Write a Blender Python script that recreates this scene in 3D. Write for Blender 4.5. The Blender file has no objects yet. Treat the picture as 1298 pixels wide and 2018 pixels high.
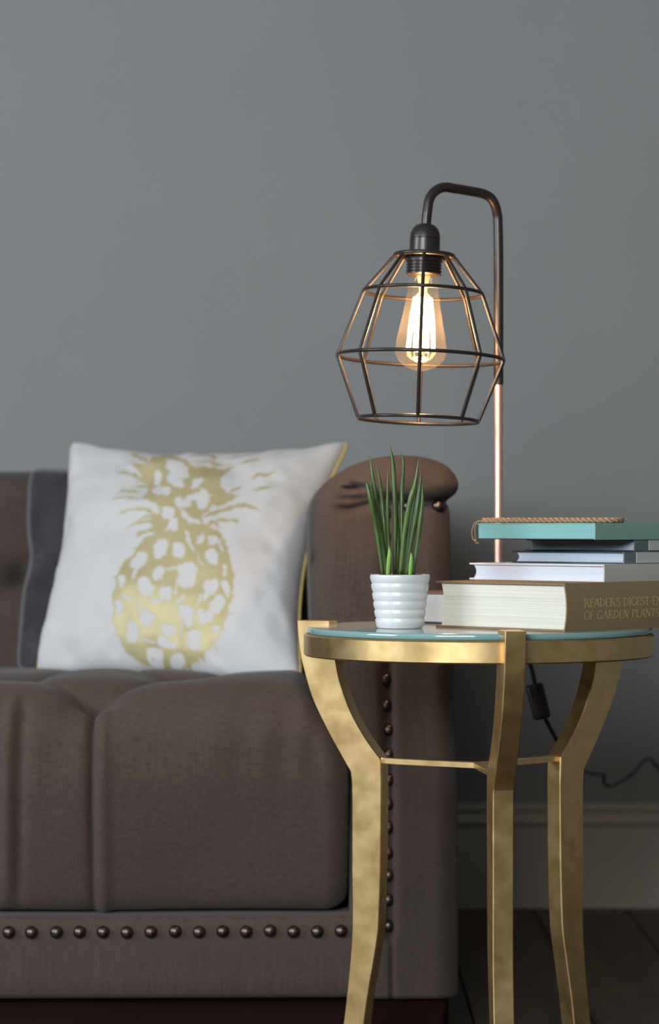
import bpy, bmesh, math, random
import numpy as np
from mathutils import Vector, Matrix

random.seed(7); rng = np.random.default_rng(7)
scene = bpy.context.scene
COL = scene.collection

# ------------------------------------------------------------------ camera
F, CX, HY, CAMZ = 4800.0, 649.0, 1040.0, 0.68       # focal length in pixels of the 1298x2018 frame, horizon row, eye height
cam_d = bpy.data.cameras.new('camera'); cam = bpy.data.objects.new('camera', cam_d); COL.objects.link(cam)
cam.location = (0, 0, CAMZ); cam.rotation_euler = (math.pi/2, 0, 0)
cam_d.lens = 60.0; cam_d.sensor_fit = 'VERTICAL'; cam_d.sensor_height = 60.0*2018/F; cam_d.sensor_width = 60.0*1298/F
cam_d.shift_y = (HY-1009.0)/2018.0
cam_d.clip_start = 0.05
cam_d.dof.use_dof = True; cam_d.dof.focus_distance = 2.78; cam_d.dof.aperture_fstop = 60.0/19.0
scene.camera = cam

# ------------------------------------------------------------------ world, daylight, exposure
w = bpy.data.worlds.new('world'); scene.world = w; w.use_nodes = True
w.node_tree.nodes['Background'].inputs[0].default_value = (0.72, 0.84, 1.0, 1)
w.node_tree.nodes['Background'].inputs[1].default_value = 1.2
WX0, WX1, WYW, WZ0, WZ1 = -2.7, -0.3, -1.8, 1.25, 2.40   # the window opening in the wall behind the camera, on its left
def area_light(name, loc, rot, sx, sy, power, col):
    l = bpy.data.lights.new(name, 'AREA'); l.shape = 'RECTANGLE'; l.size = sx; l.size_y = sy
    l.energy = power; l.color = col
    o = bpy.data.objects.new(name, l); COL.objects.link(o); o.location = loc; o.rotation_euler = rot
    return o
area_light('window_daylight', ((WX0+WX1)/2, WYW-0.16, (WZ0+WZ1)/2), (math.pi/2, 0, 0), WX1-WX0, WZ1-WZ0, 228, (0.96, 0.975, 1.0))
LX_, LY0, LY1, LZ0, LZ1 = -3.2, 0.7, 2.3, 0.90, 2.20     # a second window in the left wall
area_light('side_window_daylight', (LX_-0.16, (LY0+LY1)/2, (LZ0+LZ1)/2), (0, -math.pi/2, 0), LZ1-LZ0, LY1-LY0, 108, (0.88, 0.94, 1.0))
scene.view_settings.view_transform = 'Standard'; scene.view_settings.look = 'None'
scene.view_settings.gamma = 1.0; scene.view_settings.use_curve_mapping = False
scene.view_settings.exposure = 0.0
scene.cycles.use_denoising = True
scene.cycles.caustics_reflective = False; scene.cycles.caustics_refractive = False
scene.cycles.sample_clamp_indirect = 4.0
scene.cycles.max_bounces = 10; scene.cycles.transparent_max_bounces = 12

# ------------------------------------------------------------------ helpers
def P(x, y, D):                                     # a point measured in the photograph, at its real distance
    return ((x-CX)*D/F, D, CAMZ-(y-HY)*D/F)
OFF = {}                                            # where the verts of a parent are measured from
def thing(name, label, cat, loc, group=None, rz=0.0):
    o = bpy.data.objects.new(name, None); COL.objects.link(o); o.empty_display_size = 0.05
    o.location = loc; o.rotation_euler = (0, 0, rz)
    o['label'] = label; o['category'] = cat
    if group: o['group'] = group
    OFF[o.name] = np.array(loc, float)
    return o
def link(name, me, mat, parent=None, loc=(0, 0, 0)):
    o = bpy.data.objects.new(name, me); COL.objects.link(o)
    if mat is not None and len(me.materials) == 0: me.materials.append(mat)
    if parent is not None: o.parent = parent
    o.location = loc
    return o
def smooth(me, on=True, angle=None):
    me.polygons.foreach_set('use_smooth', [on]*len(me.polygons))
    if angle is not None:
        bm = bmesh.new(); bm.from_mesh(me)
        for e in bm.edges:
            if len(e.link_faces) == 2 and e.calc_face_angle(0) > angle: e.smooth = False
        bm.to_mesh(me); bm.free()
def mesh(name, v, f, mat, parent=None, sm=True, angle=None):
    v = np.asarray(v, float)
    off = OFF[parent.name] if parent is not None and parent.name in OFF else np.zeros(3)
    me = bpy.data.meshes.new(name)
    me.from_pydata([tuple(p) for p in (v-off)], [], [tuple(int(i) for i in q) for q in f]); me.update()
    bm = bmesh.new(); bm.from_mesh(me); bmesh.ops.recalc_face_normals(bm, faces=bm.faces); bm.to_mesh(me); bm.free()
    smooth(me, sm, angle)
    o = link(name, me, mat, parent); OFF[o.name] = off
    return o
def join(*parts):
    V, Fc = [], []
    n = 0
    for v, f in parts:
        v = np.asarray(v, float); V.append(v); Fc += [tuple(i+n for i in q) for q in f]; n += len(v)
    return np.concatenate(V), Fc
def tube(pts, r, n=12, closed=False, cap=True):
    pts = np.asarray(pts, float); m = len(pts)
    rr = np.full(m, r, float) if np.isscalar(r) else np.asarray(r, float)
    if closed: tan = np.roll(pts, -1, 0)-np.roll(pts, 1, 0)
    else: tan = np.gradient(pts, axis=0)
    tan /= np.linalg.norm(tan, axis=1)[:, None]+1e-12
    a = np.array([0, 0, 1.]) if abs(tan[0][2]) < 0.9 else np.array([1., 0, 0])
    nrm = np.cross(tan[0], a); nrm /= np.linalg.norm(nrm)
    V = []; ang = np.arange(n)*2*math.pi/n
    for i in range(m):
        nrm = nrm-tan[i]*np.dot(nrm, tan[i]); nrm /= np.linalg.norm(nrm)
        b = np.cross(tan[i], nrm)
        V.append(pts[i]+rr[i]*(np.cos(ang)[:, None]*nrm+np.sin(ang)[:, None]*b))
    V = np.concatenate(V); Fc = []
    for i in range(m if closed else m-1):
        j = (i+1) % m
        sh = 0
        if closed and j == 0:
            d = np.linalg.norm(V[:n]-V[i*n], axis=1); sh = int(np.argmin(d))
        for k in range(n):
            k2 = (k+1) % n
            Fc.append((i*n+k, i*n+k2, j*n+(k2+sh) % n, j*n+(k+sh) % n))
    if cap and not closed:
        Fc.append(tuple(range(n))); Fc.append(tuple((m-1)*n+k for k in range(n)))
    return V, Fc
def catmull(pts, k=8):
    p = np.asarray(pts, float); p = np.concatenate([[2*p[0]-p[1]], p, [2*p[-1]-p[-2]]]); out = []
    for i in range(1, len(p)-2):
        for t in np.arange(k)/k:
            a, b, c, d = p[i-1], p[i], p[i+1], p[i+2]
            out.append(.5*((2*b)+(c-a)*t+(2*a-5*b+4*c-d)*t*t+(3*b-a-3*c+d)*t**3))
    out.append(p[-2]); return np.array(out)
def lathe(prof, n=48, c=(0, 0, 0)):
    prof = np.asarray(prof, float); m = len(prof); ang = np.arange(n)*2*math.pi/n
    V = np.concatenate([np.stack([c[0]+r*np.cos(ang), c[1]+r*np.sin(ang), np.full(n, c[2]+z)], 1) for r, z in prof])
    Fc = [(i*n+k, i*n+(k+1) % n, (i+1)*n+(k+1) % n, (i+1)*n+k) for i in range(m-1) for k in range(n)]
    if prof[0][0] > 1e-6: Fc.append(tuple(range(n)))
    if prof[-1][0] > 1e-6: Fc.append(tuple((m-1)*n+k for k in range(n)))
    return V, Fc
def grid_faces(nr, nc, base=0, wrap=False):
    return [(base+i*nc+j, base+i*nc+(j+1) % nc, base+(i+1)*nc+(j+1) % nc, base+(i+1)*nc+j)
            for i in range(nr-1) for j in range(nc if wrap else nc-1)]
def box(x0, x1, y0, y1, z0, z1):
    v = [(x, y, z) for x in (x0, x1) for y in (y0, y1) for z in (z0, z1)]
    return np.array(v, float), [(0, 1, 3, 2), (4, 6, 7, 5), (0, 4, 5, 1), (2, 3, 7, 6), (0, 2, 6, 4), (1, 5, 7, 3)]
def bevelled(v, f, r, seg=2):
    bm = bmesh.new()
    vs = [bm.verts.new(p) for p in v]
    for q in f: bm.faces.new([vs[i] for i in q])
    bmesh.ops.recalc_face_normals(bm, faces=bm.faces)
    bmesh.ops.bevel(bm, geom=[e for e in bm.edges if e.calc_face_angle(0) > 0.4], offset=r, segments=seg, affect='EDGES', profile=.5)
    bm.verts.index_update()
    V = np.array([x.co[:] for x in bm.verts]); Fc = [tuple(x.index for x in q.verts) for q in bm.faces]
    bm.free(); return V, Fc
def prism(poly, h0, h1, axis='z'):                 # polygon in a plane, extruded
    n = len(poly); V = []
    for h in (h0, h1):
        for a, b in poly:
            V.append({'z': (a, b, h), 'y': (a, h, b), 'x': (h, a, b)}[axis])
    Fc = [tuple(range(n)), tuple(range(n, 2*n))]+[(i, (i+1) % n, n+(i+1) % n, n+i) for i in range(n)]
    return np.array(V, float), Fc

# ------------------------------------------------------------------ materials
def mat(name, col, rough=.6, metal=0.0, noise=None, bump=None, spec=None, coat=0.0, sheen=0.0, emit=None):
    """noise = (scale xyz, detail, amount); bump = (scale xyz, detail, strength, distance)"""
    m = bpy.data.materials.new(name); m.use_nodes = True; nt = m.node_tree; N, L = nt.nodes, nt.links
    b = N['Principled BSDF']; b.inputs['Base Color'].default_value = (*col, 1)
    b.inputs['Roughness'].default_value = rough; b.inputs['Metallic'].default_value = metal
    if spec is not None: b.inputs['Specular IOR Level'].default_value = spec
    if coat: b.inputs['Coat Weight'].default_value = coat; b.inputs['Coat Roughness'].default_value = .1
    if sheen: b.inputs['Sheen Weight'].default_value = sheen; b.inputs['Sheen Roughness'].default_value = .5
    if emit: b.inputs['Emission Color'].default_value = (*emit[0], 1); b.inputs['Emission Strength'].default_value = emit[1]
    tc = N.new('ShaderNodeTexCoord')
    def tex(scale, detail):
        mp = N.new('ShaderNodeMapping'); mp.inputs['Scale'].default_value = scale
        L.new(tc.outputs['Object'], mp.inputs['Vector'])
        t = N.new('ShaderNodeTexNoise'); t.inputs['Scale'].default_value = 1.0; t.inputs['Detail'].default_value = detail
        L.new(mp.outputs[0], t.inputs['Vector']); return t
    if noise:
        t = tex(noise[0], noise[1])
        r = N.new('ShaderNodeMapRange'); r.inputs[1].default_value = .25; r.inputs[2].default_value = .75
        r.inputs[3].default_value = 1-noise[2]; r.inputs[4].default_value = 1+noise[2]
        L.new(t.outputs[0], r.inputs[0])
        mx = N.new('ShaderNodeVectorMath'); mx.operation = 'SCALE'; mx.inputs[0].default_value = col
        L.new(r.outputs[0], mx.inputs['Scale']); L.new(mx.outputs[0], b.inputs['Base Color'])
    if bump:
        t = tex(bump[0], bump[1]); bp = N.new('ShaderNodeBump'); bp.inputs['Strength'].default_value = bump[2]
        bp.inputs['Distance'].default_value = bump[3]; L.new(t.outputs[0], bp.inputs['Height']); L.new(bp.outputs[0], b.inputs['Normal'])
    return m
def nodes(m): return m.node_tree.nodes, m.node_tree.links, m.node_tree.nodes['Principled BSDF']

M = {}
M['wall'] = mat('grey_wall_paint', (.240, .246, .248), .75, noise=((3, 3, 3), 4, .03), bump=((160, 160, 160), 3, .12, .002))
M['ceiling'] = mat('ceiling_paint', (.55, .55, .53), .8)
M['skirting'] = mat('skirting_paint', (.42, .365, .315), .5, noise=((4, 4, 4), 3, .05))
M['floor_gap'] = mat('floor_gap', (.012, .009, .007), .8)
M['plank'] = mat('dark_floor_wood', (.052, .033, .016), .5, noise=((30, 2.5, 8), 6, .45), bump=((120, 6, 20), 4, .2, .001))
M['window_white'] = mat('window_paint', (.75, .75, .73), .4)
def linen(name, col, s=640.0, amt=.27, sheen=.08):
    m = mat(name, col, .88, spec=.25, sheen=sheen); N, L, b = nodes(m)
    tc = N.new('ShaderNodeTexCoord'); outs = []
    for sc in ((s, s, s*.035), (s*.12, s*.3, s)):
        mp = N.new('ShaderNodeMapping'); mp.inputs['Scale'].default_value = sc; L.new(tc.outputs['Object'], mp.inputs[0])
        t = N.new('ShaderNodeTexNoise'); t.inputs['Scale'].default_value = 1; t.inputs['Detail'].default_value = 2; L.new(mp.outputs[0], t.inputs[0]); outs.append(t)
    ad = N.new('ShaderNodeMath'); ad.operation = 'ADD'; L.new(outs[0].outputs[0], ad.inputs[0]); L.new(outs[1].outputs[0], ad.inputs[1])
    big = N.new('ShaderNodeTexNoise'); big.inputs['Scale'].default_value = 7; big.inputs['Detail'].default_value = 4; L.new(tc.outputs['Object'], big.inputs[0])
    a2 = N.new('ShaderNodeMath'); a2.operation = 'MULTIPLY_ADD'; a2.inputs[1].default_value = .35; L.new(big.outputs[0], a2.inputs[0]); L.new(ad.outputs[0], a2.inputs[2])
    r = N.new('ShaderNodeMapRange'); r.inputs[1].default_value = .75; r.inputs[2].default_value = 1.6; r.inputs[3].default_value = 1-amt; r.inputs[4].default_value = 1+amt
    L.new(a2.outputs[0], r.inputs[0])
    mx = N.new('ShaderNodeVectorMath'); mx.operation = 'SCALE'; mx.inputs[0].default_value = col; L.new(r.outputs[0], mx.inputs['Scale']); L.new(mx.outputs[0], b.inputs['Base Color'])
    bp = N.new('ShaderNodeBump'); bp.inputs['Strength'].default_value = .25; bp.inputs['Distance'].default_value = .0006
    L.new(ad.outputs[0], bp.inputs['Height']); L.new(bp.outputs[0], b.inputs['Normal'])
    return m
M['linen'] = linen('brown_linen', (.074, .053, .045))
M['velvet'] = mat('charcoal_velvet', (.038, .033, .042), .8, sheen=.5, noise=((22, 22, 22), 4, .35), spec=.2)
M['velvet_pipe'] = mat('charcoal_piping', (.10, .09, .10), .7, sheen=.4)
M['nail'] = mat('bronze_nail', (.11, .085, .075), .30, metal=1.0)
M['plinth'] = mat('dark_red_wood', (.014, .003, .002), .75, spec=.15, noise=((8, 8, 60), 4, .4))
M['gold'] = mat('gold_leaf', (.70, .50, .21), .36, metal=1.0, bump=((40, 40, 40), 4, .05, .002))
N, L, b = nodes(M['gold'])
tc = N.new('ShaderNodeTexCoord')
n1 = N.new('ShaderNodeTexNoise'); n1.inputs['Scale'].default_value = 45; n1.inputs['Detail'].default_value = 6; L.new(tc.outputs['Object'], n1.inputs[0])
cr = N.new('ShaderNodeValToRGB'); cr.color_ramp.elements[0].color = (.70, .47, .195, 1); cr.color_ramp.elements[1].color = (.84, .60, .29, 1)
cr.color_ramp.elements[0].position = .25; cr.color_ramp.elements[1].position = .62; L.new(n1.outputs[0], cr.inputs[0])
L.new(cr.outputs[0], b.inputs['Base Color'])
rr = N.new('ShaderNodeMapRange'); rr.inputs[3].default_value = .28; rr.inputs[4].default_value = .42; L.new(n1.outputs[0], rr.inputs[0]); L.new(rr.outputs[0], b.inputs['Roughness'])

def clear_glass(name, tint, ior=1.45, rough=.02, ext=1.0, glow=0.0, diffuse_mix=0.0):
    m = bpy.data.materials.new(name); m.use_nodes = True; nt = m.node_tree; N, L = nt.nodes, nt.links
    N.remove(N['Principled BSDF'])
    t = N.new('ShaderNodeBsdfTransparent'); t.inputs[0].default_value = (*tint, 1)
    g = N.new('ShaderNodeBsdfGlossy'); g.inputs['Roughness'].default_value = rough; g.inputs[0].default_value = (1, 1, 1, 1)
    lw = N.new('ShaderNodeLayerWeight'); lw.inputs[0].default_value = .5
    pw = N.new('ShaderNodeMath'); pw.operation = 'POWER'; pw.inputs[1].default_value = 5.0; L.new(lw.outputs['Facing'], pw.inputs[0])
    f0 = ((ior-1)/(ior+1))**2; fm = N.new('ShaderNodeMath'); fm.operation = 'MULTIPLY_ADD'; fm.inputs[1].default_value = (1-f0)*ext; fm.inputs[2].default_value = f0; L.new(pw.outputs[0], fm.inputs[0])
    mx = N.new('ShaderNodeMixShader'); L.new(fm.outputs[0], mx.inputs[0]); L.new(t.outputs[0], mx.inputs[1]); L.new(g.outputs[0], mx.inputs[2])
    if diffuse_mix:  # even pale diffuse share mixed over the whole glass
        df = N.new('ShaderNodeBsdfDiffuse'); df.inputs[0].default_value = (.78, .80, .78, 1)
        m3 = N.new('ShaderNodeMixShader'); m3.inputs[0].default_value = diffuse_mix; L.new(mx.outputs[0], m3.inputs[1]); L.new(df.outputs[0], m3.inputs[2]); mx = m3
    if glow:
        tr = N.new('ShaderNodeBsdfTranslucent'); tr.inputs[0].default_value = (1, .84, .66, 1)
        m2 = N.new('ShaderNodeMixShader'); m2.inputs[0].default_value = glow; L.new(mx.outputs[0], m2.inputs[1]); L.new(tr.outputs[0], m2.inputs[2]); mx = m2
    L.new(mx.outputs[0], N['Material Output'].inputs[0]); return m
M['table_glass'] = clear_glass('table_glass', (.72, .86, .84), 1.52, .07, diffuse_mix=.22)
M['underpanel'] = mat('added_pale_underpanel', (.62, .60, .54), .5)  # for the panel added below the glass to brighten the table top
M['glass_rim'] = mat('glass_rim', (.22, .38, .38), .08, spec=.8, coat=.6)
M['pane'] = clear_glass('window_pane', (.96, .98, .98), 1.45, .01)
M['bulb_glass'] = clear_glass('bulb_glass', (1.0, .96, .88), 1.40, .03, .5, .012)
M['black_metal'] = mat('black_bronze_metal', (.030, .021, .018), .38, metal=.25, coat=.15)
M['copper'] = mat('brushed_copper', (.84, .56, .45), .42, metal=.8)
M['cord'] = mat('black_cord', (.008, .010, .010), .5)
M['filament'] = mat('glowing_filament', (1, .6, .25), .5, emit=((1.0, .62, .26), 42.0))
M['stem_glass'] = mat('bulb_stem', (.9, .7, .4), .2, emit=((1.0, .55, .18), 1.2))
M['pot'] = mat('white_ceramic', (.74, .75, .77), .22, coat=.3)
M['soil'] = mat('reddish_soil', (.09, .035, .02), .95, noise=((200, 200, 200), 4, .5), bump=((220, 220, 220), 3, .8, .004))
M['leaf'] = mat('snake_plant_leaf', (.066, .118, .022), .42, noise=((160, 160, 40), 3, .55), coat=.15)
M['leaf_tip'] = mat('dry_leaf_tip', (.05, .05, .03), .7)
M['young_leaf'] = mat('young_leaf', (.20, .40, .055), .4)
def pages(name, col, amt=.10):
    m = mat(name, col, .8, noise=((4, 4, 900), 5, amt), bump=((8, 8, 1500), 3, .4, .001)); return m
M['pages_cream'] = pages('cream_pages', (.72, .69, .60), .13)
M['pages_white'] = pages('white_pages', (.66, .68, .76), .07)
M['pages_blue'] = pages('bluish_pages', (.50, .56, .66), .10)
M['pages_pink'] = pages('pinkish_pages', (.72, .66, .65), .04)
M['pages_teal'] = pages('teal_pages', (.22, .47, .47), .07)
M['cover_brown'] = mat('olive_brown_cloth', (.29, .205, .110), .7, noise=((700, 700, 700), 2, .22), bump=((900, 900, 900), 2, .3, .0005))
M['cover_tan'] = mat('tan_cloth', (.24, .155, .085), .7, noise=((700, 700, 700), 2, .2))
M['cover_white'] = mat('white_cover', (.70, .69, .69), .5)
M['spine_white'] = mat('off_white_spine', (.52, .52, .47), .6)
M['cover_navy'] = mat('navy_cover', (.016, .022, .035), .35)
M['cover_slate'] = mat('slate_cover', (.13, .16, .17), .3, coat=.4)
M['label_white'] = mat('paper_label', (.52, .53, .52), .5)
M['cover_rust'] = mat('rust_cover', (.17, .085, .062), .6)
M['cover_mint'] = mat('mint_cover', (.24, .43, .35), .5)
M['cover_dark'] = mat('dark_back_cover', (.03, .035, .04), .5)
M['gilt'] = mat('gilt_lettering', (.72, .56, .22), .45, metal=.2)
M['gilt_pale'] = mat('pale_gilt', (.42, .38, .27), .6)
M['braid'] = mat('brown_braid', (.36, .21, .13), .55, noise=((500, 500, 500), 2, .3))
M['piping_gold'] = mat('gold_piping', (.66, .50, .16), .6)
# cushion cloth with the flat gold print
M['cushion'] = mat('white_cotton_print', (.56, .55, .55), .85, spec=.2, bump=((700, 700, 700), 2, .15, .0006))
N, L, b = nodes(M['cushion'])
at = N.new('ShaderNodeAttribute'); at.attribute_name = 'print'
tcn = N.new('ShaderNodeTexCoord'); nz = N.new('ShaderNodeTexNoise'); nz.inputs['Scale'].default_value = 90; nz.inputs['Detail'].default_value = 4; L.new(tcn.outputs['Object'], nz.inputs[0])
mr = N.new('ShaderNodeMapRange'); mr.inputs[3].default_value = .80; mr.inputs[4].default_value = 1.1; L.new(nz.outputs[0], mr.inputs[0])
mu = N.new('ShaderNodeMath'); mu.operation = 'MULTIPLY'; mu.use_clamp = True; L.new(at.outputs['Fac'], mu.inputs[0]); L.new(mr.outputs[0], mu.inputs[1])
mc = N.new('ShaderNodeMixRGB'); mc.inputs[1].default_value = (.56, .55, .555, 1); mc.inputs[2].default_value = (.47, .405, .215, 1); L.new(mu.outputs[0], mc.inputs[0]); L.new(mc.outputs[0], b.inputs['Base Color'])
mm = N.new('ShaderNodeMath'); mm.operation = 'MULTIPLY'; mm.inputs[1].default_value = .22; L.new(mu.outputs[0], mm.inputs[0]); L.new(mm.outputs[0], b.inputs['Metallic'])
mro = N.new('ShaderNodeMapRange'); mro.inputs[3].default_value = .85; mro.inputs[4].default_value = .45; L.new(mu.outputs[0], mro.inputs[0]); L.new(mro.outputs[0], b.inputs['Roughness'])

# ------------------------------------------------------------------ the room
WALL_Y, X0, X1, Y0, CEIL = 4.369, LX_, 2.6, WYW, 2.5
def struct(name, v, f, m, parent=None, sm=False):
    o = mesh(name, v, f, m, parent, sm)
    if parent is None: o['kind'] = 'structure'
    return o
floor = struct('floor', *box(X0-.1, X1+.1, Y0-.1, WALL_Y+.1, -.06, -.012), M['floor_gap'])
PW, PL = .165, (WALL_Y-Y0)/4
def plank_mesh(n, ln):
    v, f = bevelled(*box(-PW/2+.0015, PW/2-.0015, .001, ln-.001, -.012, 0), .0015, 1)
    me = bpy.data.meshes.new(n); me.from_pydata([tuple(p) for p in v], [], f); me.update(); me.materials.append(M['plank']); return me
pm_full, pm_half = plank_mesh('plank', PL), plank_mesh('plank_short', PL/2)
k = 0
x = .198-PW/2-PW*22
while x < X1+PW/2:
    if x > X0-PW/2:
        ys = [(Y0+i*PL, pm_full) for i in range(4)] if k % 2 else [(Y0, pm_half)]+[(Y0+PL/2+i*PL, pm_full) for i in range(3)]+[(Y0+3.5*PL, pm_half)]
        for yy, me in ys: link('plank', me, None, floor, (x, yy, 0))
    x += PW; k += 1
struct('ceiling', *box(X0-.1, X1+.1, Y0-.1, WALL_Y+.1, CEIL, CEIL+.08), M['ceiling'])
struct('wall_back', *box(X0-.1, X1+.1, WALL_Y, WALL_Y+.1, -.05, CEIL), M['wall'])
struct('wall_right', *box(X1, X1+.1, Y0, WALL_Y, -.05, CEIL), M['wall'])
struct('wall_left', *join(box(X0-.1, X0, Y0, LY0, -.05, CEIL), box(X0-.1, X0, LY1, WALL_Y, -.05, CEIL),
                          box(X0-.1, X0, LY0, LY1, -.05, LZ0), box(X0-.1, X0, LY0, LY1, LZ1, CEIL)), M['wall'])
struct('wall_front', *join(box(X0-.1, WX0, Y0-.1, Y0, -.05, CEIL), box(WX1, X1+.1, Y0-.1, Y0, -.05, CEIL),
                           box(WX0, WX1, Y0-.1, Y0, -.05, WZ0), box(WX0, WX1, Y0-.1, Y0, WZ1, CEIL)), M['wall'])
win = thing('window_1', 'white framed window in the wall facing the sofa', 'window', ((WX0+WX1)/2, Y0-.05, WZ0)); win['kind'] = 'structure'; del win['category']
fr = []
for a in (WX0, (WX0+WX1)/2-.02, WX1-.05): fr.append(box(a, a+.05, Y0-.08, Y0-.03, WZ0, WZ1))
for a in (WZ0, WZ1-.05): fr.append(box(WX0, WX1, Y0-.08, Y0-.03, a, a+.05))
mesh('window_frame', *join(*fr), M['window_white'], win, False)
mesh('window_sill', *bevelled(*box(WX0-.03, WX1+.03, Y0-.09, Y0+.06, WZ0-.035, WZ0-.001), .006), M['window_white'], win, False)
xm = (WX0+WX1)/2
mesh('pane', *box(WX0+.05, xm-.02, Y0-.058, Y0-.054, WZ0+.05, WZ1-.05), M['pane'], win, False)
mesh('pane', *box(xm+.03, WX1-.05, Y0-.058, Y0-.054, WZ0+.05, WZ1-.05), M['pane'], win, False)
win2 = thing('window_2', 'white framed window in the left wall beside the sofa', 'window', (X0-.05, (LY0+LY1)/2, LZ0)); win2['kind'] = 'structure'; del win2['category']
fr = []
for a in (LY0, (LY0+LY1)/2-.025, LY1-.05): fr.append(box(X0-.08, X0-.03, a, a+.05, LZ0, LZ1))
for a in (LZ0, LZ1-.05): fr.append(box(X0-.08, X0-.03, LY0, LY1, a, a+.05))
mesh('window_frame', *join(*fr), M['window_white'], win2, False)
mesh('window_sill', *bevelled(*box(X0-.09, X0+.06, LY0-.03, LY1+.03, LZ0-.035, LZ0-.001), .006), M['window_white'], win2, False)
ym = (LY0+LY1)/2
mesh('pane', *box(X0-.058, X0-.054, LY0+.05, ym-.025, LZ0+.05, LZ1-.05), M['pane'], win2, False)
mesh('pane', *box(X0-.058, X0-.054, ym+.025, LY1-.05, LZ0+.05, LZ1-.05), M['pane'], win2, False)
bp_prof = [(0, 0), (.019, 0), (.019, .139), (.017, .142), (.0175, .146), (.021, .150), (.022, .156), (.019, .162), (.013, .164), (.010, .167), (.0105, .171), (.0135, .175), (.0135, .180), (.010, .184), (0, .185)]
v, f = prism([(WALL_Y-a, b2) for a, b2 in bp_prof], X0, X1, 'x')
o = struct('baseboard_back', v, f, M['skirting'])
v, f = prism([(X1-a, b2) for a, b2 in bp_prof], Y0, WALL_Y-.03, 'y'); struct('baseboard_right', v, f, M['skirting'])
v, f = prism([(X0+a, b2) for a, b2 in bp_prof], Y0, WALL_Y-.03, 'y'); struct('baseboard_left', v, f, M['skirting'])

# ------------------------------------------------------------------ the sofa
SD = 3.2                                            # distance of its front
def sx(px): return (px-CX)*SD/F
def sz(py): return CAMZ-(py-HY)*SD/F
SOFA = thing('sofa', 'brown linen rolled arm sofa with tufted seat and bronze nailhead trim', 'sofa', (.10, SD, 0), rz=math.radians(1.2))
SB = 4.20                                           # back of the sofa
aL = [(897, 788), (898, 772), (900, 752), (904, 730), (910, 710), (918, 690), (930, 668), (945, 647), (962, 630), (985, 617), (1010, 611), (1060, 609), (1150, 610), (1250, 613), (1330, 618), (1380, 631), (1430, 655), (1480, 680), (1520, 690), (1968, 690)]
aR = [(897, 792), (898, 815), (900, 834), (905, 856), (912, 873), (922, 888), (935, 899), (950, 905), (962, 905), (974, 899), (984, 887), (990, 883), (996, 886), (1010, 889), (1200, 893), (1400, 899), (1550, 905), (1968, 906)]
rows = np.unique(np.concatenate([897+25*(np.linspace(0, 1, 22)**2), np.linspace(922, 1030, 60), np.linspace(1030, 1968, 110)]))
def smth(a, it=2):
    for _ in range(it): a[1:-1] = .25*a[:-2]+.5*a[1:-1]+.25*a[2:]
    return a
lx = smth(np.interp(rows, *zip(*aL))); rx = smth(np.interp(rows, *zip(*aR)), 1)
LX, RX, RZ = sx(lx), sx(rx), sz(rows)
cont = np.concatenate([np.stack([LX, RZ], 1)[::-1], np.stack([RX, RZ], 1)])
seg = np.linspace(0, 1, 4, endpoint=False)
contd = np.concatenate([cont[:-1]+(cont[1:]-cont[:-1])*s for s in seg])
def gline(X, Z, pts, depth, wd, taper=True):
    """a soft crease along a polyline"""
    p = np.array([(sx(a), sz(b2)) for a, b2 in pts]); best = np.full(X.shape, 9.0); tt = np.zeros(X.shape); n = len(p)-1
    for i in range(n):
        d = p[i+1]-p[i]; t = np.clip(((X-p[i][0])*d[0]+(Z-p[i][1])*d[1])/(d@d), 0, 1)
        q = np.hypot(X-p[i][0]-t*d[0], Z-p[i][1]-t*d[1]); tt = np.where(q < best, (i+t)/n, tt); best = np.minimum(best, q)
    k = np.sin(np.pi*np.clip(tt, .02, .98))**.5 if taper else 1.0
    return depth*k*np.exp(-(best/wd)**2)
def arm_front(X, Z):
    X = np.asarray(X, float); Z = np.asarray(Z, float); sh = X.shape
    Xf, Zf = X.ravel(), Z.ravel()
    d = np.empty(len(Xf))
    for i in range(0, len(Xf), 2000):
        d[i:i+2000] = np.min(np.hypot(Xf[i:i+2000, None]-contd[None, :, 0], Zf[i:i+2000, None]-contd[None, :, 1]), axis=1)
    d = d.reshape(sh); R = .034; e = np.clip(R-d, 0, R)
    off = R-np.sqrt(np.maximum(R*R-e*e, 0)); off *= .95
    off = off+gline(X, Z, [(762, 1000), (762, 1250), (766, 1600), (767, 1840)], .013, .0075, False)
    off = off+gline(X, Z, [(748, 984), (800, 990), (860, 990), (905, 984)], .022, .0060, False)
    off = off+gline(X, Z, [(772, 1845), (773, 1968)], .004, .003, False)
    roll = 1/(1+np.exp(-(Z-sz(975))/.004)); off = off-.012*roll*np.clip((X-sx(690))/.05, 0, 1)
    off = off+gline(X, Z, [(672, 962), (695, 963), (718, 958)], .012, .0032)+gline(X, Z, [(690, 950), (700, 957), (708, 962)], .007, .003)
    off = off+gline(X, Z, [(655, 1002), (690, 1004), (725, 995), (760, 988)], .012, .006)
    off = off+gline(X, Z, [(650, 985), (700, 984), (745, 978)], .005, .005)+gline(X, Z, [(705, 960), (735, 972), (752, 985)], .006, .005)
    off = off+gline(X, Z, [(613, 1125), (617, 1108), (622, 1092)], .012, .003)
    off = off+.0025*np.sin(X*42+Z*7)*np.exp(-((Z-.5)/.25)**2)
    return off
NC = 84; tcol = .5-.5*np.cos(np.pi*np.linspace(0, 1, NC))
AX = LX[:, None]+(RX-LX)[:, None]*tcol[None]; AZ = np.repeat(RZ[:, None], NC, 1); AY = SD+arm_front(AX, AZ)
def sidecols(Xe, ys): return [np.stack([Xe, np.full(len(Xe), yy), RZ], 1) for yy in ys]
ysb = [SB, 3.95, 3.7, 3.5, 3.35, 3.27]
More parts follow.
